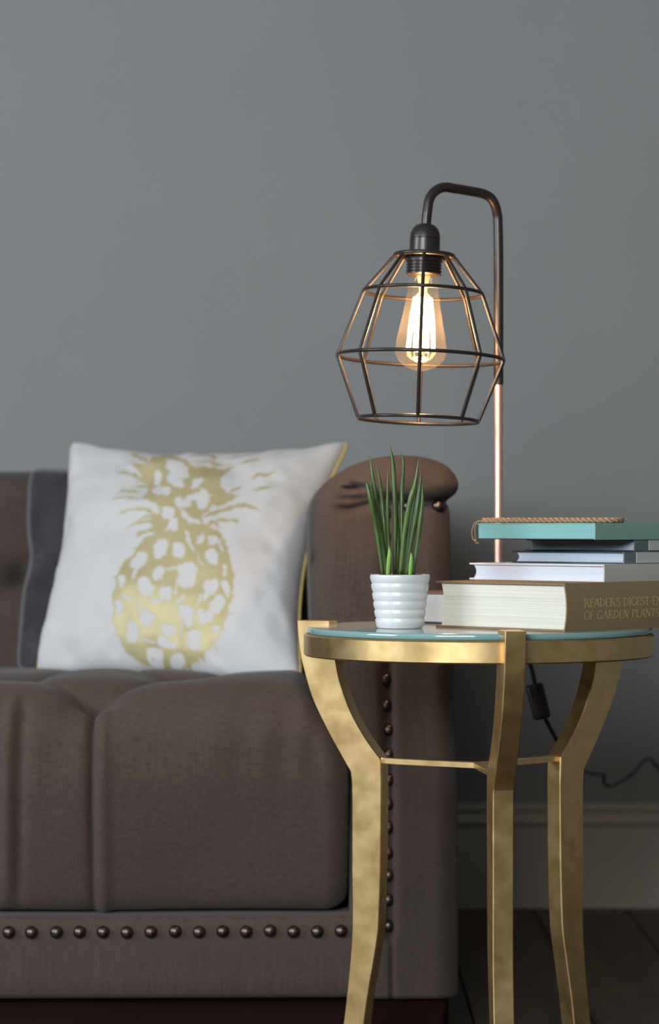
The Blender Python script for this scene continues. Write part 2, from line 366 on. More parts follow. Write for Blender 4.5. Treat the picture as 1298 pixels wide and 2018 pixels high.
cols = sidecols(LX, ysb)+[np.stack([AX[:, j], AY[:, j], AZ[:, j]], 1) for j in range(NC)]+sidecols(RX, ysb[::-1])
AV = np.stack(cols, 1); nr, nc = AV.shape[:2]; AV = AV.reshape(-1, 3)
AF = grid_faces(nr, nc)+[tuple((nr-1)*nc+j for j in range(nc))]
AF += [(i*nc, i*nc+nc-1, (i+1)*nc+nc-1, (i+1)*nc) for i in range(nr-1)]
arm = mesh('arm', AV, AF, M['linen'], SOFA)
XC = -.80
AVm = AV.copy(); AVm[:, 0] = 2*XC-AVm[:, 0]
arm2 = mesh('arm', AVm, AF, M['linen'], SOFA)

def profile_grid(prof, xl, xr, nx, disp, npf=None, name='x', mt=None, parent=None, pw=1.0):
    prof = np.asarray(prof, float); ds = np.r_[0, np.cumsum(np.hypot(*np.diff(prof, axis=0).T))]
    s = np.linspace(0, ds[-1], npf); y = np.interp(s, ds, prof[:, 0]); z = np.interp(s, ds, prof[:, 1])
    for _ in range(6): y[1:-1] = .25*y[:-2]+.5*y[1:-1]+.25*y[2:]; z[1:-1] = .25*z[:-2]+.5*z[1:-1]+.25*z[2:]
    ty, tz = np.gradient(y), np.gradient(z); ln = np.hypot(ty, tz); ny, nz_ = -tz/ln, ty/ln
    t = np.linspace(0, 1, nx); t = 1-(1-t)**pw
    xl_, xr_ = xl(z), xr(z)
    X = xl_[:, None]+(xr_-xl_)[:, None]*t[None]; S = np.repeat(s[:, None], nx, 1)
    d = disp(X, S, y[:, None], z[:, None], xr_[:, None])
    V = np.stack([X, y[:, None]+ny[:, None]*d, z[:, None]+nz_[:, None]*d], 2)
    v = V.reshape(-1, 3); fcs = grid_faces(npf, nx)
    fcs.append(tuple(i*nx for i in range(npf))); fcs.append(tuple(i*nx+nx-1 for i in range(npf)))
    fcs += [(j, j+1, (npf-1)*nx+j+1, (npf-1)*nx+j) for j in range(nx-1)]
    return mesh(name, v, fcs, mt, parent), s, y, z
def seg_d(X, S, a, b2):
    a = np.array(a); b2 = np.array(b2); d = b2-a; t = np.clip(((X-a[0])*d[0]+(S-a[1])*d[1])/(d@d), 0, 1)
    return np.hypot(X-a[0]-t*d[0], S-a[1]-t*d[1]), t
# seat: profile from the bottom of the front, up, over the front edge and back
seat_prof = [(SD+.055, .171), (SD+.030, .173), (SD+.018, .195), (SD+.001, .27), (SD-.014, .35), (SD-.012, .415), (SD+.016, .455), (SD+.055, .474), (SD+.11, .483), (SD+.2, .484), (SD+.35, .477), (SD+.5, .468), (SD+.68, .458), (SD+.69, .30), (SD+.69, .171)]
def s_at(prof, i): return np.r_[0, np.cumsum(np.hypot(*np.diff(np.array(prof), axis=0).T))][i]
SF, S2, S3, S4 = s_at(seat_prof, 6)+.022, s_at(seat_prof, 8)+.045, s_at(seat_prof, 9)+.12, s_at(seat_prof, 10)+.13
TS = .228; row1 = [-.311-TS*i for i in range(6)]; row2 = [-.200-TS*i for i in range(7)]; row3 = [-.085-TS*i for i in range(7)]; row4 = [-.200-TS*i for i in range(7)]
def seat_disp(X, S, y, z, xr):
    d = np.zeros(X.shape)
    def pit(x, s, dep, wd): return -dep*np.exp(-np.hypot(X-x, (S-s)*1.0)/wd)
    for x in row1: d += pit(x, SF, .040, .034)
    for x in row2: d += pit(x, S2, .036, .034)
    for x in row3: d += pit(x, S3, .026, .03)
    for x in row4: d += pit(x, S4, .022, .03)
    def crease(a, b2, dep, wd):
        q, t = seg_d(X, S, a, b2); return -dep*np.exp(-q/wd)
    for x in row1:
        for x2 in row2:
            if abs(x-x2) < TS*.6: d += crease((x, SF), (x2, S2), .010, .012)
    for ra, sa, rb, sb in ((row2, S2, row3, S3), (row3, S3, row4, S4)):
        for x in ra:
            for x2 in rb:
                if abs(x-x2) < TS*.6: d += crease((x, sa), (x2, sb), .010, .012)
    for x in row1:                                  # the pleat below each front tuft
        q, t = seg_d(X, S, (x, SF), (x, .02)); d += -.016*np.exp(-q/.0045)*np.clip(1.1-t*.75, .3, 1)*np.clip(S/.03-.2, 0, 1)
        d += .004*np.exp(-((X-x-.014)/.010)**2)*(S < SF)
    front = (S < SF)*np.clip((SF-S)/.05, 0, 1)*np.clip(S/.06-.3, 0, 1)
    d += front*.0035*(np.exp(-((X+.42-.03*(S-.2))/.010)**2)-1.4*np.exp(-((X+.405-.03*(S-.2))/.008)**2)-np.exp(-((X+.434-.03*(S-.2))/.007)**2))
    d += front*.0011*np.sin(X*95+5*np.sin(X*13)+2*np.sin(S*9))*np.exp(-((S-.27)/.07)**2)
    d += .003*np.sin(X*19+1)*np.sin(S*14)
    e = np.clip(.032-(xr-X), 0, .032); d -= (.032-np.sqrt(.032**2-e**2))*.9
    eb = np.clip(.016-S, 0, .016); d -= (.016-np.sqrt(.016**2-eb**2))
    return d
seat_xr = lambda z: np.minimum(np.interp(-z, -RZ, LX), sx(690))-.0015
seat, _, _, _ = profile_grid(seat_prof, lambda z: 2*XC-seat_xr(z), seat_xr, 680, seat_disp, 210, 'seat_cushion', M['linen'], SOFA, 1.6)
# backrest
back_prof = [(3.885, .30), (3.885, .46), (3.895, .55), (3.915, .64), (3.925, .69), (3.915, .725), (3.925, .752), (3.955, .768), (4.01, .774), (4.08, .77), (4.14, .752), (4.17, .72), (4.175, .67), (4.18, .50), (SB, .30), (SB, .065), (3.90, .065)]
bt = [(x, z) for i in range(7) for x, z in ((-.48-.24*i+.24, .607), (-.36-.24*i+.24, .735), (-.36-.24*i+.24, .49))]
BS = np.r_[0, np.cumsum(np.hypot(*np.diff(np.array(back_prof), axis=0).T))]; bs = lambda zz: np.interp(zz, [q[1] for q in back_prof[:5]]+[.752], list(BS[:5])+[BS[6]])
def back_disp(X, S, y, z, xr):
    d = np.zeros(X.shape)
    for x, zt in bt: d += -.028*np.exp(-np.hypot(X-x, S-bs(zt))/.03)
    for x, zt in bt:
        for x2, z2 in bt:
            if x2 > x and abs(x-x2) < .13 and zt != z2:
                q, t = seg_d(X, S, (x, bs(zt)), (x2, bs(z2))); d += -.009*np.exp(-q/.012)
    return d
back_xr = lambda z: np.interp(-z, -RZ, LX)*0+sx(640)
profile_grid(back_prof, lambda z: 2*XC-back_xr(z), back_xr, 220, back_disp, 150, 'backrest', M['linen'], SOFA)
# base rail, plinth and foot
rail_prof = [(SD+.03, .1695), (SD+.012, .1695), (SD+.004, .166), (SD, .158), (SD, .12), (SD+.0005, .09), (SD+.001, .07), (SD+.006, .063), (SD+.014, .061), (4.1, .061), (4.1, .168)]
v, f = prism(rail_prof, 2*XC-sx(690), sx(690)+.01, 'x'); rail = mesh('base_rail', v, f, M['linen'], SOFA, True, .9)
mesh('plinth', *bevelled(*box(-1.72, .16, SD+.05, 4.1, .0, .0605), .004), M['plinth'], SOFA, False)
for cx_ in ((sx(720)+sx(886))/2, 2*XC-(sx(720)+sx(886))/2):
    hw = (sx(886)-sx(720))/2
    vv, ff = box(cx_-hw, cx_+hw, SD+.015, SD+.11, 0, .0655)
    vv[vv[:, 2] < .01, 0] = cx_+(vv[vv[:, 2] < .01, 0]-cx_)*.86; vv[(vv[:, 2] < .01) & (vv[:, 1] < SD+.05), 1] += .012
    mesh('foot', *bevelled(vv, ff, .005), M['plinth'], SOFA, False)
# nailheads: one mesh, many heads
hv, hf = lathe([(.0088, -.004), (.0088, .0006), (.0080, .0026), (.0066, .0045), (.0048, .0059), (.0025, .0067), (.0, .0069)], 14)
hv = hv[:, [0, 2, 1]]*np.array([1, -1, 1])
nail_me = bpy.data.meshes.new('nailhead'); nail_me.from_pydata([tuple(p) for p in hv], [], hf); nail_me.update()
bm = bmesh.new(); bm.from_mesh(nail_me); bmesh.ops.remove_doubles(bm, verts=bm.verts, dist=1e-5); bmesh.ops.recalc_face_normals(bm, faces=bm.faces); bm.to_mesh(nail_me); bm.free()
smooth(nail_me); nail_me.materials.append(M['nail'])
so = OFF[SOFA.name]
def nail(px, py, parent, D, mirror=False, jit=True):
    X, Z = sx(px), sz(py)
    if jit: X += rng.normal(0, .0006); Z += rng.normal(0, .0006)
    if mirror: X = 2*XC-X
    link('nailhead', nail_me, None, parent, (X-so[0], D-so[1], Z-so[2]))
px = 672.0
while sx(px) > 2*XC-sx(672): nail(px, 1835, rail, SD); px -= 46.6
colY = [1828, 1776, 1728, 1683, 1632, 1585, 1539, 1488, 1438, 1392, 1340, 1293, 1246, 1199, 1152, 1105, 1058, 1012]
for a_, mir in ((arm, False), (arm2, True)):
    for yy in colY:
        xx = 763+(4 if yy > 1430 else 0); nail(xx, yy, a_, SD+float(arm_front(np.array([sx(xx)]), np.array([sz(yy)]))[0])-.001, mir)
    for xx, yy in ((806, 997), (865, 996)):
        nail(xx, yy, a_, SD+float(arm_front(np.array([sx(xx)]), np.array([sz(yy+6)]))[0])-.002, mir)

# ------------------------------------------------------------------ cushions
def smoothnoise(n, m, k, seed):
    r = np.random.default_rng(seed); a = r.normal(size=(k, k))
    yi, xi = np.linspace(0, k-1.001, n), np.linspace(0, k-1.001, m)
    y0, x0 = yi.astype(int), xi.astype(int); fy, fx = yi-y0, xi-x0; fy = fy*fy*(3-2*fy); fx = fx*fx*(3-2*fx)
    A = a[y0][:, x0]*(1-fx)+a[y0][:, x0+1]*fx; B = a[y0+1][:, x0]*(1-fx)+a[y0+1][:, x0+1]*fx
    return A*(1-fy)[:, None]+B*fy[:, None]
def cushion(root, corners, n, T, pinch, mt, pipe_m, pr, edge_fn=None, seed=1, wr=.004, printfn=None):
    """corners TL TR BL BR in world space; two skins that meet at the piped seam"""
    TL, TR, BL, BR = [np.array(c, float) for c in corners]
    u, v = np.meshgrid(np.linspace(0, 1, n), np.linspace(0, 1, n))
    uu = .5+(u-.5)*(1-pinch[0]*4*v*(1-v)*np.where(u > .5, pinch[2], 1)); vv = .5+(v-.5)*(1-pinch[1]*4*u*(1-u)*np.where(v > .5, 1, .25)); ce = (np.abs(2*u-1)*np.abs(2*v-1))**14; uu = .5+(uu-.5)*(1-.035*ce); vv = .5+(vv-.5)*(1-.035*ce)
    if edge_fn: uu = uu+edge_fn(u, v)
    base = ((1-uu)*vv)[..., None]*TL+(uu*vv)[..., None]*TR+((1-uu)*(1-vv))[..., None]*BL+(uu*(1-vv))[..., None]*BR
    nrm = np.cross(TR-TL+BR-BL, TL-BL+TR-BR); nrm /= np.linalg.norm(nrm)
    if nrm[1] > 0: nrm = -nrm
    th = T*(np.maximum(4*u*(1-u), 0)*np.maximum(4*v*(1-v), 0))**.42
    edge = np.exp(-np.minimum(np.minimum(u, 1-u), np.minimum(v, 1-v))/.12)
    wn = wr*(smoothnoise(n, n, 9, seed)+.6*smoothnoise(n, n, 22, seed+1)*edge)*np.clip(th/(T*.4), 0, 1)
    Fv = base+nrm*(th*1.0+wn)[..., None]; Bv = base-nrm*(th*.8+.5*wn)[..., None]
    V = np.concatenate([Fv.reshape(-1, 3), Bv.reshape(-1, 3)]); fcs = grid_faces(n, n)+grid_faces(n, n, n*n)
    o = mesh('cover', V, fcs, mt, root)
    if printfn:
        at = o.data.attributes.new('print', 'FLOAT', 'POINT'); val = np.zeros(2*n*n); val[:n*n] = printfn(u, v, Fv).ravel(); at.data.foreach_set('value', val)
    bm = bmesh.new(); bm.from_mesh(o.data); bmesh.ops.remove_doubles(bm, verts=bm.verts, dist=1e-6); bmesh.ops.recalc_face_normals(bm, faces=bm.faces); bm.to_mesh(o.data); bm.free()
    smooth(o.data)
    ring = np.concatenate([base[0, :-1], base[:-1, -1], base[-1, ::-1][:-1], base[::-1, 0][:-1]])[::2]
    mesh('piping', *tube(ring, pr, 8, closed=True), pipe_m, root)
    return o
# the pineapple print, drawn in the cloth's own coordinates (units of the crop it was measured in)
def poly_in(x, y, poly):
    ins = np.zeros(x.shape, bool); n = len(poly)
    for i in range(n):
        x1, y1 = poly[i]; x2, y2 = poly[(i+1) % n]
        if y1 == y2: continue
        c = (y1 > y) != (y2 > y); ins ^= c & (x < (x2-x1)*(y-y1)/(y2-y1)+x1)
    return ins
def ell(x, y, cx, cy, a, b2, rot=0):
    r = math.radians(rot); dx, dy = x-cx, y-cy; p = dx*math.cos(r)+dy*math.sin(r); q = -dx*math.sin(r)+dy*math.cos(r)
    return (abs(p)/a)**2.2+(abs(q)/b2)**2.2 < 1
def blade(x, y, pts, wd):
    c = catmull(pts, 10); m = np.zeros(x.shape, bool); n = len(c)
    for i in range(n-1):
        d = c[i+1]-c[i]; t = np.clip(((x-c[i][0])*d[0]+(y-c[i][1])*d[1])/(d@d+1e-9), 0, 1)
        ww = wd*max(.12, math.sin(math.pi*min(1, (i+.6)/n))**.7)
        m |= np.hypot(x-c[i][0]-t*d[0], y-c[i][1]-t*d[1]) < ww
    return m
def pineapple(u, v, Fv):
    # where the drawing lies on the cloth: a smooth quadratic fit over the panel's own u, v
    basis = np.stack([np.ones_like(u), u, v, u*v, u*u, v*v, u*u*v, u*v*v], -1).reshape(-1, 8)
    sel = ((u > .06) & (u < .94) & (v > .05) & (v < .97)).ravel()
    q = Fv.reshape(-1, 3); mx_ = CX+q[:, 0]/q[:, 1]*F; my_ = HY+(CAMZ-q[:, 2])/q[:, 1]*F
    px = (basis @ np.linalg.lstsq(basis[sel], mx_[sel], rcond=None)[0]).reshape(u.shape)
    py = (basis @ np.linalg.lstsq(basis[sel], my_[sel], rcond=None)[0]).reshape(u.shape)
    uu = u
    x = (px-200)*3.6056; y = (py-870)*3.6056
    n_ = uu.shape[0]
    jx, jy = 7*smoothnoise(n_, n_, 70, 5), 7*smoothnoise(n_, n_, 70, 6); x = x+jx; y = y+jy
    body = [(290, 690), (200, 800), (150, 860), (110, 980), (95, 1150), (90, 1280), (120, 1390), (160, 1470), (240, 1530), (400, 1562), (560, 1562), (680, 1530), (760, 1460), (850, 1360), (900, 1230), (930, 1120), (945, 1000), (925, 850), (885, 720), (830, 640), (700, 590), (560, 640), (400, 640)]
    m = poly_in(x, y, body)
    holes = [(412, 765, 46, 66, 18), (545, 780, 48, 50, 0), (262, 842, 46, 68, 38), (790, 830, 44, 58, -18), (605, 950, 72, 86, 20), (405, 935, 36, 56, 18), (318, 1035, 50, 70, -22), (455, 1075, 46, 48, -30), (780, 1030, 52, 56, 30), (755, 1075, 22, 60, 20), (825, 1155, 50, 66, 25), (600, 1205, 62, 46, 15), (612, 1262, 30, 40, 0), (320, 1240, 46, 56, 15), (215, 1345, 46, 70, 3), (468, 1322, 56, 42, 10), (655, 1395, 48, 72, 5), (450, 1420, 68, 34, 15), (360, 1492, 60, 56, 10), (515, 1515, 64, 34, -14), (740, 1250, 62, 34, -30), (815, 1330, 26, 24, 0), (130, 1180, 26, 48, 5), (158, 1000, 26, 48, -5), (180, 1110, 36, 16, 50), (890, 1050, 18, 60, -20), (878, 930, 16, 50, 5), (705, 702, 22, 36, 35), (792, 712, 32, 40, -25), (612, 690, 18, 52, -25), (640, 760, 16, 36, -30), (852, 740, 10, 48, -15), (560, 1120, 48, 14, -35), (700, 1215, 20, 30, 0)]
    for h in holes: m &= ~ell(x, y, *h)
    for cxy in ((245, 930, 14, 60, 15), (500, 905, 50, 8, -10), (530, 1030, 8, 60, 10), (390, 1130, 60, 7, 15), (560, 1310, 8, 70, 5), (260, 1180, 8, 60, -10), (700, 1120, 8, 50, 20), (330, 1395, 50, 7, 10), (700, 850, 60, 7, 60)):
        m &= ~ell(x, y, *cxy)
    for a in np.linspace(0, 2*math.pi, 22, endpoint=False):           # small spines on the outline
        ex, ey = 515+425*math.cos(a), 1100+455*math.sin(a)
        m |= ell(x, y, ex, ey, 7, 15, math.degrees(a)+55)
    crown = [(215, 150), (300, 165), (350, 165), (360, 95), (480, 88), (620, 140), (640, 180), (800, 172), (960, 172), (890, 215), (850, 270), (845, 320), (880, 350), (970, 380), (900, 425), (820, 470), (760, 510), (700, 600), (640, 640), (560, 660), (400, 660), (330, 600), (300, 560), (380, 540), (420, 480), (350, 430), (275, 385), (330, 345), (300, 270), (260, 210)]
    c = poly_in(x, y, crown)
    for h in [(395, 252, 26, 56, 5), (545, 195, 82, 52, 25), (590, 240, 34, 34, 0), (525, 285, 74, 38, 35), (425, 350, 72, 36, 12), (680, 305, 58, 22, -35), (575, 440, 60, 34, 15), (720, 415, 46, 70, 12), (640, 400, 60, 22, -30), (465, 520, 46, 42, 0), (505, 598, 46, 44, -15), (455, 640, 40, 14, -30), (600, 560, 14, 60, -45), (660, 580, 60, 14, 25), (740, 535, 40, 22, -30), (692, 640, 26, 28, 0), (795, 488, 30, 36, 25), (580, 510, 40, 10, 40)]:
        c &= ~ell(x, y, *h)
    m |= c
    for pts, wd in [([(1055, 250), (1130, 240), (1235, 228)], 13), ([(1080, 345), (1150, 332), (1225, 318)], 11), ([(990, 155), (1060, 140), (1135, 118)], 13), ([(690, 560), (820, 500), (960, 455), (1060, 458), (1135, 492)], 15), ([(740, 600), (850, 560), (970, 560)], 12), ([(130, 225), (220, 235), (330, 280)], 13), ([(115, 368), (180, 348), (270, 345)], 9), ([(75, 420), (170, 402), (330, 410)], 9), ([(115, 520), (210, 485), (320, 490), (410, 540)], 13), ([(160, 610), (250, 570), (390, 580)], 11), ([(215, 685), (290, 640), (400, 640)], 13), ([(200, 78), (270, 108), (360, 165)], 14), ([(250, 560), (330, 530), (420, 560)], 10), ([(640, 150), (760, 135), (900, 150)], 7), ([(880, 90), (960, 95), (1040, 80)], 6), ([(640, 110), (700, 75), (790, 85), (800, 130)], 8), ([(700, 640), (780, 590), (850, 620)], 10), ([(860, 380), (960, 330), (990, 300)], 9), ([(230, 300), (300, 300), (360, 330)], 8)]:
        m |= blade(x, y, pts, wd)
    val = m.astype(float)
    for _ in range(2):
        val[1:-1, 1:-1] = .5*val[1:-1, 1:-1]+.125*(val[:-2, 1:-1]+val[2:, 1:-1]+val[1:-1, :-2]+val[1:-1, 2:])
    return val
wc = [P(138, 868, 3.80), P(692, 868, 3.66), P(68, 1328, 3.60), P(596, 1352, 3.36)]
WP = thing('pillow', 'white square pillow with a gold pineapple print and yellow piping on the sofa', 'pillow', ((wc[2][0]+wc[3][0])/2, 3.5, .47))
cushion(WP, wc, 330, .080, (.085, .19, 1.8), M['cushion'], M['piping_gold'], .0028, seed=3, wr=.0035, printfn=pineapple)
dc = [P(62, 925, 3.86), P(420, 925, 3.84), P(36, 1322, 3.76), P(400, 1318, 3.74)]
DP = thing('pillow', 'dark charcoal velvet cushion tucked behind the white pillow', 'pillow', ((dc[2][0]+dc[3][0])/2, 3.75, .46))
def dedge(u, v): return np.where(u < .5, (1-u)*(.030*np.exp(-((v-.55)/.12)**2)-.004), 0)
cushion(DP, dc, 120, .028, (.015, .03, 1.0), M['velvet'], M['velvet_pipe'], .0032, edge_fn=dedge, seed=11, wr=.002)

# ------------------------------------------------------------------ the gold side table
TC = np.array([.1776, 2.909]); TZ = .562; TR_ = .2085
TAB = thing('side_table', 'round gold leaf side table with a glass top and three curved legs', 'table', (TC[0], TC[1], 0))
GR = .206
gl, gf = lathe([(0, .5545), (GR-.0022, .5545)], 128, (TC[0], TC[1], 0)); g2, gf2 = lathe([(0, TZ), (GR-.0022, TZ)], 128, (TC[0], TC[1], 0)); gf = gf[:-1]; gf2 = gf2[:-1]
top = mesh('glass_top', *join((gl, gf), (g2, gf2)), M['table_glass'], TAB, True)
v, f = lathe([(GR-.0022, .5545), (GR-.0006, .5552), (GR, .5570), (GR, .5595), (GR-.0006, .5613), (GR-.0022, TZ)], 128, (TC[0], TC[1], 0))
v0, f0_ = lathe([(0, .5515), (.1845, .5515), (.1845, .5535), (0, .5535)], 96, (TC[0], TC[1], 0)); mesh('added_underpanel', v0, f0_, M['underpanel'], TAB, True, .5)  # pale panel added under the glass so the top looks lighter
mesh('glass_edge', v, f[:-2], M['glass_rim'], top, True)
bp2 = [(.184, .5282), (.2065, .5282), (TR_, .530), (TR_, .5525), (.2065, .5543), (.184, .5543)]
v, f = lathe(bp2+[bp2[0]], 128, (TC[0], TC[1], 0)); mesh('apron', v, f[:-2], M['gold'], TAB, True, .5)
out = [(.232, .566), (.2305, .545), (.226, .518), (.2125, .474), (.193, .436), (.170, .398), (.161, .384), (.1590, .36), (.1590, .269), (.1585, .2065), (.161, .157), (.171, .0706), (.184, .0)]
inn = [(.188, .566), (.186, .545), (.180, .518), (.1745, .493), (.160, .456), (.141, .425), (.121, .400), (.1205, .388), (.1200, .36), (.1210, .269), (.1235, .2), (.1265, .175), (.1385, .107), (.1435, .0706), (.154, .0)]
def dens(p, fixed):
    p = np.array(p); i = fixed
    a, b2 = catmull(p[:i+1], 5), catmull(p[i:], 5); return np.concatenate([a, b2[1:]])
po = dens(out, 6); pi_ = dens(inn, 6)
zs = np.unique(np.round(np.concatenate([np.linspace(.566, .42, 22), np.linspace(.42, .37, 16), np.linspace(.37, 0, 30)]), 5))[::-1]
ro = np.interp(-zs, -po[:, 1], po[:, 0]); ri = np.interp(-zs, -pi_[:, 1], pi_[:, 0])
HW = .0119
for kk in range(3):
    phi = math.radians(6.7+120*kk); rd = np.array([math.sin(phi), -math.cos(phi)]); tg = np.array([math.cos(phi), math.sin(phi)])
    bv = .0012; ring = []
    for r0, r1, z in zip(ri, ro, zs):
        z = min(z, .5614) if kk == 1 else z
        for rr_, tt in ((r0, -HW+bv), (r0+bv, -HW), (r1-bv, -HW), (r1, -HW+bv), (r1, HW-bv), (r1-bv, HW), (r0+bv, HW), (r0, HW-bv)):
            ring.append((*(TC+rd*rr_+tg*tt), z))
    nz2 = len(zs); fcs = grid_faces(nz2, 8, wrap=True)+[tuple(range(8)), tuple((nz2-1)*8+j for j in range(8))]
    mesh('leg', ring, fcs, M['gold'], TAB, True, .35)
    zc = .3965; hb, hh = .0065, .0032
    pts = []
    for rr_, z in ((-.003, zc), (.05, zc+.0004), (.10, zc+.0008), (.124, zc+.0016)):
        for tt, dz in ((-hb, -hh), (hb, -hh), (hb, hh), (-hb, hh)): pts.append((*(TC+rd*rr_+tg*tt), z+dz))
    mesh('stretcher', pts, grid_faces(4, 4, wrap=True)+[(0, 1, 2, 3), (12, 13, 14, 15)], M['gold'], TAB, False)

# ------------------------------------------------------------------ books
S45 = math.sqrt(.5)
class Frame:
    """a book lying flat: a runs from the spine to the fore edge, c along the spine, both from the near corner"""
    def __init__(s, corner, ang=45.0):
        s.o = np.array(corner, float); a = math.radians(ang); s.u = np.array([-math.cos(a), math.sin(a)]); s.v = np.array([math.sin(a), math.cos(a)])
    def __call__(s, pts):
        p = np.asarray(pts, float); xy = s.o+p[:, :1]*s.u+p[:, 1:2]*s.v; return np.column_stack([xy, p[:, 2]])
GL = {  # capitals with thick and thin strokes: l = line, a = arc (cx, cy, rx, ry, from, to), the last number is the stroke width
 'A': (.86, ['l .08 0 .43 1 .07', 'l .43 1 .78 0 .13', 'l .2 .36 .66 .36 .06', 's .08 0', 's .78 0']),
 'C': (.84, ['a .46 .5 .38 .5 50 310 .12', 'l .72 .98 .72 .78 .05', 'l .72 .02 .72 .2 .05']),
 'D': (.88, ['l .16 0 .16 1 .13', 'a .16 .5 .62 .47 -90 90 .11', 's .13 0', 's .13 1']),
 'E': (.70, ['l .16 0 .16 1 .13', 'l .1 .97 .62 .97 .06', 'l .1 .03 .64 .03 .06', 'l .16 .52 .5 .52 .06', 'l .62 .98 .62 .82 .05', 'l .64 .02 .64 .18 .05']),
 'F': (.66, ['l .16 0 .16 1 .13', 'l .1 .97 .6 .97 .06', 'l .16 .52 .48 .52 .06', 'l .6 .98 .6 .82 .05', 's .16 0']),
 'G': (.88, ['a .46 .5 .38 .5 48 330 .12', 'l .76 .42 .76 .08 .12', 'l .62 .42 .86 .42 .05', 'l .72 .98 .72 .78 .05']),
 'I': (.36, ['l .18 0 .18 1 .13', 's .18 0', 's .18 1']),
 'L': (.66, ['l .16 0 .16 1 .13', 'l .1 .03 .62 .03 .06', 'l .62 .02 .62 .2 .05', 's .16 1']),
 'N': (.90, ['l .16 0 .16 1 .07', 'l .16 1 .74 0 .13', 'l .74 0 .74 1 .07', 's .16 0', 's .1 1', 's .74 1']),
 'O': (.90, ['a .45 .5 .37 .5 0 360 .11']),
 'P': (.70, ['l .16 0 .16 1 .13', 'a .16 .73 .42 .25 -90 90 .10', 's .16 0', 's .13 1']),
 'R': (.82, ['l .16 0 .16 1 .13', 'a .16 .75 .40 .23 -90 90 .10', 'l .38 .52 .78 0 .12', 's .16 0', 's .13 1', 's .76 0']),
 'S': (.62, ['a .31 .74 .22 .24 40 270 .11', 'a .31 .26 .24 .25 -130 90 .11', 'l .5 .98 .5 .8 .05', 'l .1 .02 .1 .2 .05']),
 'T': (.74, ['l .37 0 .37 1 .13', 'l .05 .97 .69 .97 .06', 'l .05 .98 .05 .8 .05', 'l .69 .98 .69 .8 .05', 's .37 0']),
 'W': (1.2, ['l .1 1 .35 0 .12', 'l .35 0 .6 1 .07', 'l .6 1 .85 0 .12', 'l .85 0 1.1 1 .07', 's .1 1', 's 1.1 1']),
 'Y': (.78, ['l .39 0 .39 .45 .13', 'l .39 .45 .08 1 .12', 'l .39 .45 .7 1 .06', 's .39 0', 's .08 1', 's .7 1']),
 "'": (.24, ['l .1 1 .1 .74 .09']), ' ': (.42, [])}
def lettering(text, x, z, h, wscale, emb):
    """flat strokes laid on a plane; emb maps (along, up, out) to world"""
    V, Fc = [], []
    for ch in text:
        adv, st = GL[ch]
        for s in st:
            q = s.split(); k = q[0]; nums = [float(t) for t in q[1:]]
            if k == 'l': pts = [(nums[0], nums[1]), (nums[2], nums[3])]; wd = nums[4]
            elif k == 's': pts = [(nums[0]-.13, .02 if nums[1] < .5 else .98), (nums[0]+.13, .02 if nums[1] < .5 else .98)]; wd = .05
            else:
                cx, cy, rx, ry, a0, a1, wd = nums; pts = [(cx+rx*math.cos(math.radians(a)), cy+ry*math.sin(math.radians(a))) for a in np.linspace(a0, a1, 14)]
            p = np.array(pts); t = np.gradient(p, axis=0); t /= np.linalg.norm(t, axis=1)[:, None]; nn = np.stack([-t[:, 1], t[:, 0]], 1)
            if k == 'a': ww = wd*(.55+.45*np.abs(nn[:, 0]))*.5
            else: ww = np.full(len(p), wd*.5)
            b0 = len(V)
            for (a, b2), n2, w2 in zip(p, nn, ww):
                for sg in (-1, 1): V.append(((a+sg*n2[0]*w2)*h*wscale+x, z+(b2+sg*n2[1]*w2)*h, 0))
            Fc += [(b0+2*i, b0+2*i+1, b0+2*i+3, b0+2*i+2) for i in range(len(p)-1)]
        x += adv*h*wscale
    return emb(np.array(V)), Fc, x
